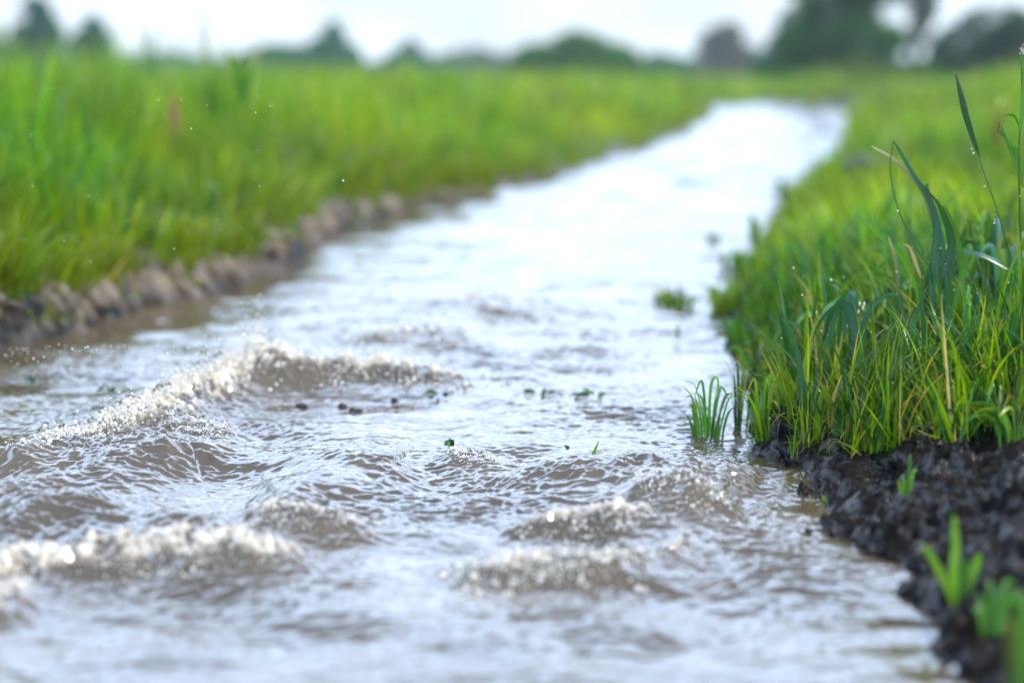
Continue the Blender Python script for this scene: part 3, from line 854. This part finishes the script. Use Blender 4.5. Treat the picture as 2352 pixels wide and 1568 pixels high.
# 6 folded long blade in front
p = empty('folded_blade', deep(1900, 930, 2.2), 'long folded yellow-green blade sweeping sideways in front of the dark stems', 'grass blade')
ribbon('leaf', D([(1905, 915), (1860, 905), (1820, 885), (1785, 850), (1765, 815)], 2.2), 15 * PX, 'mid', p, tip='yellow', turn=1.0)
ribbon('leaf', D([(1900, 915), (1930, 905), (1965, 903), (2015, 910)], 2.2), 12 * PX, 'yellow', p, tip='blue', turn=1.0)
p = empty('folded_blade', deep(1960, 1005, 2.1), 'pale folded blade lying flat over the top of the black mud', 'grass blade')
ribbon('leaf', D([(2040, 985), (1990, 972), (1950, 985), (1912, 1000)], 2.12), 12 * PX, 'blue', p, tip='straw', turn=1.1)
ribbon('leaf', D([(1950, 1002), (1990, 998), (2030, 1000), (2060, 1002)], 2.11), 10 * PX, 'lime', p, turn=1.0)

# 7 extra leaves among the sharp turf: individual plants of 5-8 leaves
DESCR = ['{c} grass tuft {p}']


def tuft(name, px, py, d, hpx, n, cols, label, cat='grass tuft', group=None, lean=0.0, wpx=9, spread=.6, droop=1.0, root=.012):
    base = np.array(deep(px, py, d))
    o = empty(name, base, label, cat, group)
    for k in range(n):
        a = random.uniform(-math.pi, math.pi); l = random.uniform(.1, spread) + abs(lean) * .3
        q = random.uniform(0, 1)
        h = hpx * d / F * random.uniform(.55, 1.15) * (1.1 - .5 * q * q)
        dx = (math.cos(a) * l + lean) * h; dy = math.sin(a) * l * h * .7
        r0 = base + np.array([math.cos(a) * root * q * 1.1, math.sin(a) * root * q * .9, -.01])
        dr = random.uniform(.0, .35) * droop
        pts = [r0, r0 + np.array([dx * .15, dy * .15, h * .4]), r0 + np.array([dx * .5, dy * .5, h * (.8)]), r0 + np.array([dx * 1.0, dy, h * (1 - dr)])]
        if droop >= 1.4:      # long leaves that arch over and hang
            pts = [r0, r0 + np.array([dx * .1, dy * .1, h * .5]), r0 + np.array([dx * .35, dy * .35, h * .92]), r0 + np.array([dx * .75, dy * .75, h]), r0 + np.array([dx * 1.15, dy, h * random.uniform(.62, .9)])]
        ribbon('leaf', pts, wpx * d / F * random.uniform(.7, 1.3), random.choice(cols), o, turn=random.uniform(-.9, .9), n=14, tip=random.choice([None, None, 'yellow']))
    return o


tuft('grass_tuft', 2270, 700, 2.55, 210, 9, ['blue', 'mid', 'dark'], 'broad-leaved tuft with hooked blue-green tips below the tall slender blade', wpx=17, spread=.5, droop=1.4)
tuft('grass_tuft', 2235, 790, 2.45, 190, 9, ['blue', 'mid', 'bright'], 'dense blue-green tuft right of the bent plant root', wpx=14, spread=.5)
tuft('grass_tuft', 2320, 840, 2.35, 230, 9, ['blue', 'mid', 'dark'], 'dark green tuft at the foot of the seed stalk', wpx=13, spread=.5)
tuft('grass_tuft', 2090, 860, 2.4, 190, 9, ['mid', 'lime', 'bright'], 'lime green tuft under the long arching blade', wpx=11, spread=.6)
tuft('grass_tuft', 2160, 900, 2.3, 150, 9, ['mid', 'lime', 'yellow'], 'yellow-green tuft in the middle of the sharp turf', wpx=9, spread=.8)
tuft('grass_tuft', 2240, 960, 2.15, 190, 9, ['mid', 'lime', 'bright'], 'upright bright tuft standing where turf meets the mud on the right', wpx=12, spread=.35)
tuft('grass_tuft', 1850, 880, 2.5, 170, 9, ['dark', 'mid', 'bright'], 'dark stemmed tuft at the water edge left of the drooping clump', wpx=10, spread=.3)
tuft('grass_tuft', 1800, 900, 2.6, 170, 8, ['dark', 'mid'], 'softly blurred upright tuft nearest the water behind the folded blade', wpx=10, spread=.3)
tuft('grass_tuft', 1930, 950, 2.26, 120, 9, ['mid', 'lime'], 'short tuft between the folded blade and the flat pale blade', wpx=9, spread=.6)
tuft('grass_tuft', 2040, 970, 2.15, 110, 10, ['mid', 'lime', 'yellow'], 'tangled short tuft above the crest of the black mud', wpx=8, spread=1.1)
tuft('grass_tuft', 2130, 1010, 2.05, 90, 10, ['mid', 'lime', 'yellow'], 'sprawling tuft spilling onto the black mud', wpx=8, spread=1.3)
tuft('grass_tuft', 2020, 1020, 2.07, 60, 6, ['mid', 'lime'], 'tiny tuft at the left end of the turf fringe', wpx=7, spread=1.2)

for a, b, dd, hh, lb in [(2160, 1035, 1.98, 60, 'low drooping fringe of turf hanging over the middle of the black mud'),
                         (2290, 990, 2.0, 110, 'drooping clump hanging over the mud near the right edge'),
                         (2340, 1010, 1.92, 120, 'drooping clump cut by the right edge where the turf overhangs the mud'),
                         (1960, 985, 2.14, 70, 'small drooping fringe above the left tip of the mud')]:
    tuft('overhanging_grass', a, b, dd, hh, 14, ['mid', 'lime', 'bright', 'dark'], lb, 'grass clump', wpx=9, spread=1.2, droop=1.6, root=.03)
for a, b, dd, hh, lb in [(2110, 720, 2.6, 150, 'arching broad-leaved clump directly behind the bent plant'),
                         (2200, 680, 2.7, 150, 'arching blue-green clump right behind the bent plant top'),
                         (2300, 760, 2.5, 190, 'large arching clump between the slender blade and the seed stalk'),
                         (2340, 700, 2.7, 170, 'arching clump cut by the right edge behind the seed stalk'),
                         (2225, 840, 2.38, 170, 'arching clump in the centre right of the sharp turf'),
                         (2030, 800, 2.55, 150, 'arching dark clump right of the pale buds'),
                         (2300, 900, 2.28, 170, 'glossy arching clump low at the right above the mud'),
                         (1890, 860, 2.5, 150, 'dark arching clump left of the drooping clumps')]:
    tuft('broad_grass', a, b, dd, hh, 11, ['blue', 'mid', 'dark', 'bright'], lb, 'grass clump', wpx=17, spread=.65, droop=1.5, root=.03)

# tufts in the water
tuft('water_grass', 1628, 1010, 2.30, 165, 26, ['mid', 'dark', 'bright'], 'leftmost clump of looping stems standing in the water by the bank', 'grass clump', wpx=7, spread=.40, droop=1.2, root=.026)
tuft('water_grass', 1697, 995, 2.36, 185, 11, ['dark', 'mid'], 'middle clump of dark stems standing in the water by the bank', 'grass clump', wpx=9, spread=.2, droop=.6, root=.014)
tuft('water_grass', 1745, 1020, 2.27, 190, 15, ['mid', 'lime', 'bright'], 'right clump of fanning stems where the mud meets the water', 'grass clump', wpx=9, spread=.35)
tuft('water_grass', 1790, 1005, 2.26, 120, 8, ['mid', 'lime'], 'small leafy clump at the left tip of the black mud', 'grass clump', wpx=8, spread=.7)
p = empty('looped_stem', deep(1636, 1000, 2.29), 'single stem bent into a tight loop in the leftmost water clump', 'grass stem')
ribbon('leaf', D([(1632, 1000), (1630, 930), (1634, 880), (1645, 866), (1650, 885), (1642, 945)], 2.29), 8 * PX, 'bright', p)
p = empty('single_shoot', spot(1358, 1065), 'lone green blade poking out of open water in mid stream', 'grass blade')
ribbon('leaf', [spot(1356, 1068, -.004), deep(1362, 1045, spot(1358, 1065)[1]), deep(1376, 1012, spot(1358, 1065)[1])], 9 * PX, 'bright', p, turn=.2)
tuft('mud_sprout', 2086, 1140, 1.83, 120, 8, ['mid', 'bright', 'lime'], 'small green sprout growing out of the black mud slope', 'grass sprout', wpx=9, spread=.28)
tuft('mud_sprout', 1897, 1150, 1.94, 34, 3, ['bright'], 'tiny bright shoot at the waterline of the mud bank', 'grass sprout', wpx=12, spread=.3)
# foreground right, blurred
p = empty('foreground_sprout', deep(2200, 1400, 1.5), 'blurred three-leaved sprout in the foreground at lower right', 'grass sprout')
for pts, c in [([(2200, 1420), (2190, 1340), (2195, 1250), (2190, 1180)], 'lime'), ([(2195, 1410), (2170, 1340), (2140, 1280), (2120, 1250)], 'lime'), ([(2205, 1400), (2225, 1340), (2245, 1290), (2250, 1270)], 'lime'), ([(2200, 1400), (2215, 1330), (2220, 1280)], 'mid')]:
    ribbon('leaf', D(pts, 1.5), 26 * 1.5 / F, c, p, turn=.2)
tuft('foreground_grass', 2270, 1500, 1.38, 210, 8, ['mid', 'bright'], 'blurred tuft in the foreground right of the three-leaved sprout', 'grass tuft', wpx=24, spread=.3)
tuft('foreground_grass', 2350, 1640, 1.2, 480, 9, ['dark', 'mid', 'bright'], 'tall blurred dark green blades at the lower right edge of the view', 'grass tuft', wpx=24, spread=.10)

# distant tufts standing in the stream
tuft('stream_grass', 1548, 700, spot(1548, 702)[1], 52, 40, ['mid', 'dark', 'bright'], 'round blurred tuft standing in the stream beside the right bank', 'grass tuft', wpx=9, spread=.9, root=.045)
tuft('stream_grass', 1432, 700, spot(1432, 702)[1], 20, 14, ['mid', 'dark'], 'tiny blurred tuft out in the stream left of the round one', 'grass tuft', wpx=6, spread=1.0)
tuft('stream_grass', 1735, 565, spot(1735, 590)[1], 85, 16, ['bright', 'mid'], 'tall blurred tuft leaning out from the right bank', 'grass tuft', wpx=11, spread=.3)
tuft('stream_grass', 1640, 560, spot(1640, 562)[1], 30, 22, ['mid', 'dark'], 'low blurred tuft in the shallows off the right bank', 'grass tuft', wpx=7, spread=.9)
tuft('stream_grass', 1560, 770, spot(1560, 775)[1], 40, 6, ['mid', 'dark'], 'thin blurred shoots in the shallows ahead of the water clumps', 'grass tuft', wpx=5, spread=.5)

for a, b, hh, nn, cl, lb in [(1668, 712, 75, 26, ['mid', 'lime', 'yellow'], 'yellow-green weedy tuft farthest out along the ragged right bank edge'),
                             (1705, 790, 85, 26, ['mid', 'bright', 'lime'], 'leafy blurred weed leaning over the water behind the water clumps'),
                             (1742, 880, 100, 24, ['dark', 'mid', 'bright'], 'dark leafy weed just behind the right water clump'),
                             (1690, 620, 60, 26, ['bright', 'lime', 'mid'], 'bright blurred weed at the bank edge below the tall leaning tuft'),
                             (1800, 470, 55, 26, ['mid', 'bright', 'dark'], 'dark green blurred weed at the bank edge above the tall leaning tuft')]:
    tuft('bank_weed', a, b, spot(a, b)[1], hh, nn, cl, lb, 'weed', wpx=11, spread=.8, root=.035)

# weeds and debris in the stream
def lump(name, px, py, rx, ry, rz, mat, colr, label, cat, seed, zoff=0.0, parent=None):
    v, f = subdiv(*subdiv(SPH_V, SPH_F))
    n = fbm(v[:, 0] * 1.6 + seed, v[:, 1] * 1.6 + v[:, 2] * 1.3, 3, seed)
    v = v * (1 + .45 * n[:, None]) * np.array([rx, ry, rz])
    b = spot(px, py, 0)
    o = mesh_np(name, v, f, mat, col=np.repeat(np.array([colr]), len(v), 0)); o.location = (b[0], b[1], zoff)
    return tag(o, label, cat)


lump('mud_clod', 692, 935, .010, .009, .006, M_MUD, (1, 1, 1), 'small dark clod in the water under the peak of the main wave', 'mud clod', 1, .002)
lump('mud_clod', 786, 936, .008, .008, .007, M_MUD, (1, 1, 1), 'pointed dark clod in the water under the wave shoulder', 'mud clod', 2, .001)
lump('mud_clod', 815, 942, .014, .009, .005, M_MUD, (1, 1, 1), 'flat dark clod right of the pointed clod', 'mud clod', 3, -.001)
lump('mud_clod', 905, 920, .006, .007, .006, M_MUD, (1, 1, 1), 'rightmost dark clod under the wave shoulder', 'mud clod', 4, .000)
lump('pebble', 1857, 1224, .005, .005, .003, M_MUD, (1, 1, 1), 'tiny dark pebble in open water beside the black mud', 'pebble', 5, .003)
lump('stone', 1985, 500, .09, .12, .05, M_BANK, (.28, .29, .33), 'blurred dark grey stone lying in the grass of the right bank', 'stone', 6, .20)


def weed(px, py, n, rad, hh, label, cols):
    b = np.array(spot(px, py, 0)); o = empty('water_weed', b, label, 'water weed')
    for k in range(n):
        a = random.uniform(0, 6.28); r = rad * random.uniform(.1, 1)
        s = b + np.array([math.cos(a) * r * .5, math.sin(a) * r * .4, .008]); e = b + np.array([math.cos(a) * r * 1.5, math.sin(a) * r, .006 + hh * random.random()])
        m = (s + e) / 2 + np.array([0, 0, hh * random.uniform(.3, 1)])
        ribbon('leaf', [s, m, e], random.uniform(.004, .009), random.choice(cols), o, n=8, turn=random.uniform(-1, 1), both=True)
    return o


weed(1035, 1035, 8, .012, .012, 'green weed tip poking through froth in mid stream', ['dark', 'mid'])
weed(1085, 1058, 12, .026, .008, 'mat of dark green weed half under the froth in mid stream', ['dark', 'mid', 'dark'])
weed(1370, 918, 10, .045, .004, 'thin floating strand of dark weed right of the main wave', ['dark', 'dark', 'mid'])
weed(1240, 912, 7, .030, .003, 'faint floating weed patch left of the thin strand', ['dark', 'blue'])
weed(1010, 913, 6, .030, .004, 'small floating green strand at the right end of the main wave', ['mid', 'dark'])
weed(1302, 1043, 3, .006, .006, 'tiny green leaf floating left of the lone blade', ['mid'])
weed(75, 888, 5, .012, .016, 'small dark leaf tuft in the calm water at left', ['dark', 'blue'])
weed(245, 905, 5, .020, .006, 'faint submerged weed left of the main wave', ['blue'])

# plants on the banks that stand out
p = empty('dock_plant', deep(398, 330, 4.6), 'blurred rust coloured seed spike in the left bank grass', 'dock plant')
stalk('stem', D([(398, 345), (398, 300), (402, 235)], 4.6), .004, 'brown', p)
hd = np.array(deep(400, 265, 4.6)); k = 160
cc = hd + rng.normal(0, 1, (k, 3)) * np.array([.006, .006, .024]); v, f = beads(cc - np.array(p.location), rng.uniform(.002, .005, k))
mesh_np('seed_head', v, f, M_LEAF, p, col=np.repeat(np.array([[.34, .16, .06]]), len(v), 0))


def tall_stems(px, py, d, n, hpx, cols, label, spread=.12, w=6):
    return tuft('tall_grass', px, py, d, hpx, n, cols, label, 'tall grass', wpx=w, spread=spread, droop=.3)


tall_stems(340, 170, 5.0, 7, 130, ['blue', 'mid'], 'wispy tall grass rising above the left bank against the sky', .5, 3)
tall_stems(470, 160, 6.5, 5, 160, ['brown', 'straw'], 'faint brown upright stems above the left bank horizon', .08, 2.5)
tall_stems(560, 230, 4.8, 14, 120, ['mid', 'bright'], 'green tussock at the top of the left bank beside the brown stems', .5, 9)
tall_stems(2290, 330, 4.5, 14, 150, ['yellow', 'brown', 'lime'], 'yellow-brown seeding tussock high on the right bank', .4, 8)


# ------------------------------------------------------------------ trees and shrubs
def crown_leaves(blobs, n, size, col0, col1, droop=0.0):
    """many leaf clusters through the volume of several ellipsoids"""
    bl = np.array(blobs, float)        # x,y,z,rx,ry,rz
    vol = bl[:, 3] * bl[:, 4] * bl[:, 5]; pr = vol / vol.sum()
    k = rng.choice(len(bl), n, p=pr)
    d = rng.normal(0, 1, (n, 3)); d /= np.linalg.norm(d, axis=1)[:, None]
    r = rng.uniform(.0, 1, n) ** .38
    c = bl[k, :3] + d * r[:, None] * bl[k, 3:6]
    nz = fbm(c[:, 0] * 1.0 + 40, c[:, 2] * 1.6 + c[:, 1], 3, 110)
    keep = rng.uniform(0, 1, n) < np.clip(.74 + 2.3 * nz, .0, 1)
    c = c[keep]; nz = nz[keep]; m = len(c)
    a = rng.normal(0, 1, (m, 3)); a /= np.linalg.norm(a, axis=1)[:, None]
    b = np.cross(a, rng.normal(0, 1, (m, 3))); b /= np.linalg.norm(b, axis=1)[:, None]
    s = size * rng.uniform(.5, 1.4, (m, 1))
    V = np.stack([c - a * s, c - b * s * .45, c + a * s, c + b * s * .45], 1).reshape(-1, 3)
    f = np.arange(m * 4).reshape(-1, 4)
    t = rng.uniform(0, 1, (m, 1))
    col = np.array(col0) * (1 - t) + np.array(col1) * t
    return V, f, np.repeat(col, 4, 0)


def tree(name, px, ypx_base, d, hpx, wpx, label, cat, shape, leaves, size, c0, c1, trunk_h=.35, group='trees and shrubs on the horizon', z0=.25):
    x, y, _ = deep(px, 165, d)
    H = 1.15 * hpx / F * d + (CAM_H - z0); W = 1.15 * wpx / F * d
    o = empty(name, (x, y, z0), label, cat, group)
    # trunk with limbs
    pts = [(x, y, z0 - .05), (x + .03 * W, y, z0 + H * .25), (x - .03 * W, y, z0 + H * .5), (x, y, z0 + H * .8)]
    P = [stalk_mesh([(q[0] - x, q[1] - y, q[2] - z0) for q in pts], H * .035)]
    for k in range(7):
        a = k * 2.4 + px; s = .22 + .08 * k
        P.append(stalk_mesh([(0, 0, H * s), (math.cos(a) * W * .2, math.sin(a) * W * .2, H * (s + .12)), (math.cos(a) * W * .38, math.sin(a) * W * .38, H * (s + .22))], H * .014))
    V = np.concatenate([q[0] for q in P]); off = 0; Fc = []
    for q in P:
        Fc.append(q[1] + off); off += len(q[0])
    mesh_np('trunk', V, np.concatenate(Fc), M_BARK, o, col=np.ones((len(V), 3)))
    bl = [(bx * W, random.uniform(-.15, .15) * W, bz * H, rx * W, rx * W, rz * H) for bx, bz, rx, rz in shape]
    v, f, c = crown_leaves(bl, leaves, size * d / 60, c0, c1)
    mesh_np('crown', v, f, M_TREE, o, col=c, smooth=False)
    return o


def stalk_mesh(pts, r, k=7, n=8):
    P = smooth_path(pts, n); T = np.gradient(P, axis=0); T /= np.linalg.norm(T, axis=1)[:, None] + 1e-9
    a = np.cross(T, np.array([.1, 1, .2])); a /= np.linalg.norm(a, axis=1)[:, None] + 1e-9; b = np.cross(T, a)
    t = np.linspace(0, 1, n)
    V = np.stack([P + (a * math.cos(2 * math.pi * i / k) + b * math.sin(2 * math.pi * i / k)) * (r * (1 - .75 * t))[:, None] for i in range(k)], 1).reshape(-1, 3)
    f = [(i * k + j, i * k + (j + 1) % k, (i + 1) * k + (j + 1) % k, (i + 1) * k + j) for i in range(n - 1) for j in range(k)]
    return V, np.array(f)


ROUND = [(0, .72, .36, .28), (-.25, .5, .3, .28), (.25, .5, .3, .28), (0, .3, .45, .3), (.1, .55, .35, .3)]
CONE = [(0, .85, .14, .15), (0, .65, .24, .2), (-.1, .45, .34, .22), (.12, .4, .34, .22), (0, .2, .5, .2)]
MOUND = [(0, .7, .25, .28), (-.25, .45, .28, .3), (.25, .45, .28, .3), (0, .3, .5, .3), (-.42, .25, .15, .22), (.42, .25, .15, .22)]
TEAL0, TEAL1 = (.006, .075, .055), (.016, .13, .075)
GRN0, GRN1 = (.012, .12, .022), (.035, .19, .028)
tree('round_tree', 92, 165, 55, 145, 95, 'dark teal round-headed tree, taller of the two at far left', 'tree', ROUND, 9000, .22, TEAL0, TEAL1)
tree('hedge_shrub', -20, 165, 60, 90, 90, 'dark low bush cut by the left edge beside the round-headed tree', 'shrub', MOUND, 5000, .22, TEAL0, TEAL1)
tree('round_tree', 215, 165, 55, 108, 80, 'smaller dark teal tree right of the taller one at far left', 'tree', ROUND, 6000, .22, TEAL0, TEAL1)
tree('hedge_shrub', 640, 165, 75, 55, 190, 'low bluish bush between the left bank tussock and the pointed tree', 'shrub', MOUND, 4500, .25, TEAL0, GRN1)
tree('pointed_tree', 762, 165, 70, 98, 130, 'pointed green tree standing alone left of the middle of the horizon', 'tree', CONE, 6500, .24, GRN0, TEAL1)
tree('pointed_tree', 940, 165, 80, 62, 110, 'small pointed bush left of the low pale bush on the horizon', 'shrub', CONE, 4500, .25, TEAL0, TEAL1)
tree('hedge_shrub', 1085, 165, 85, 45, 170, 'low pale bush in the middle of the horizon', 'shrub', MOUND, 4500, .26, (.05, .10, .07), (.08, .14, .09))
tree('wide_shrub', 1325, 165, 48, 80, 250, 'wide fresh green mound-shaped shrub near the middle of the horizon', 'shrub', MOUND, 9000, .20, GRN0, (.07, .17, .02))
tree('hedge_shrub', 1515, 165, 70, 36, 110, 'small low bush right of the wide green mound', 'shrub', MOUND, 3000, .24, TEAL0, GRN1)
tree('bare_tree', 1660, 165, 65, 105, 130, 'thin greyish half-bare tree left of the big tree', 'tree', [(0, .7, .34, .24), (-.15, .5, .3, .25), (.2, .4, .3, .25), (0, .2, .45, .15)], 2300, .20, (.10, .10, .09), (.15, .16, .13))
tree('big_tree', 1935, 165, 36, 330, 290, 'big dark green tree rising out of the top of the view', 'tree',
     [(.0, .55, .40, .18), (-.02, .72, .36, .16), (.12, .86, .34, .14), (-.1, .36, .34, .14), (.02, .25, .40, .14), (-.28, .22, .26, .12), (.20, .24, .2, .10), (-.1, .1, .5, .08)], 24000, .17, (.006, .085, .012), (.03, .16, .016))
tree('slim_tree', 2095, 165, 42, 215, 120, 'slim pale grey-green tree with sparse leaves right of the big tree', 'tree', [(.0, .80, .36, .2), (.1, .6, .26, .2), (.0, .42, .18, .18), (-.2, .9, .3, .12)], 3000, .17, (.09, .12, .09), (.15, .18, .13))
tree('round_tree', 2295, 165, 34, 130, 260, 'dark rounded tree at the right edge behind the grassy bank', 'tree', ROUND, 9500, .17, (.014, .055, .028), (.035, .105, .035))
tree('hedge_shrub', 2170, 165, 38, 45, 140, 'low bush between the slim tree and the rounded tree at right', 'shrub', MOUND, 3500, .17, GRN0, GRN1)
tree('hedge_shrub', 1830, 165, 40, 40, 160, 'low bush at the left foot of the big tree', 'shrub', MOUND, 3500, .17, GRN0, GRN1)
tree('hedge_shrub', 1985, 165, 33, 30, 190, 'low olive bush at the right foot of the big tree', 'shrub', MOUND, 3500, .16, (.06, .11, .02), (.10, .15, .02))

# ------------------------------------------------------------------ far wood along the horizon
xs = rng.uniform(-62, 62, 30000)
top = 1.15 + 1.0 * np.abs(fbm(xs * .07, xs * 0 + 2, 3, 120)) * 2 + .35 * pn(xs * .5, xs * 0, 121)
zs = .1 + top * rng.uniform(0, 1, len(xs)) ** .7
ys_ = 105 + rng.normal(0, 2.5, len(xs))
c = np.stack([xs, ys_, zs], 1)
a = rng.normal(0, 1, c.shape); a /= np.linalg.norm(a, axis=1)[:, None]
b = np.cross(a, rng.normal(0, 1, c.shape)); b /= np.linalg.norm(b, axis=1)[:, None]
q = rng.uniform(.12, .34, (len(c), 1))
V = np.stack([c - a * q, c - b * q * .5, c + a * q, c + b * q * .5], 1).reshape(-1, 3)
t = rng.uniform(0, 1, (len(c), 1))
o = mesh_np('far_wood', V, np.arange(len(V)).reshape(-1, 4), M_TREE, col=np.repeat(np.array(TEAL0) * (1 - t) + np.array(TEAL1) * t, 4, 0), smooth=False)
tag(o, 'low hazy line of far woodland closing the horizon behind the meadows', 'woodland', kind='stuff')

# ------------------------------------------------------------------ air
hv = [(x, y, z) for x in (-130, 130) for y in (-12, 130) for z in (-1.4, 16)]
hz = mesh_np('haze', hv, [(0, 1, 3, 2), (4, 6, 7, 5), (0, 4, 5, 1), (2, 3, 7, 6), (0, 2, 6, 4), (1, 5, 7, 3)], bpy.data.materials.new('air'), smooth=False)
am = hz.data.materials[0]; am.use_nodes = True
am.node_tree.nodes.remove(am.node_tree.nodes['Principled BSDF'])
pv = am.node_tree.nodes.new('ShaderNodeVolumePrincipled')
pv.inputs['Color'].default_value = (0.90, 0.95, 1.0, 1); pv.inputs['Density'].default_value = 0.0012; pv.inputs['Anisotropy'].default_value = 0.2
am.node_tree.links.new(pv.outputs[0], am.node_tree.nodes['Material Output'].inputs['Volume'])
tag(hz, kind='stuff')
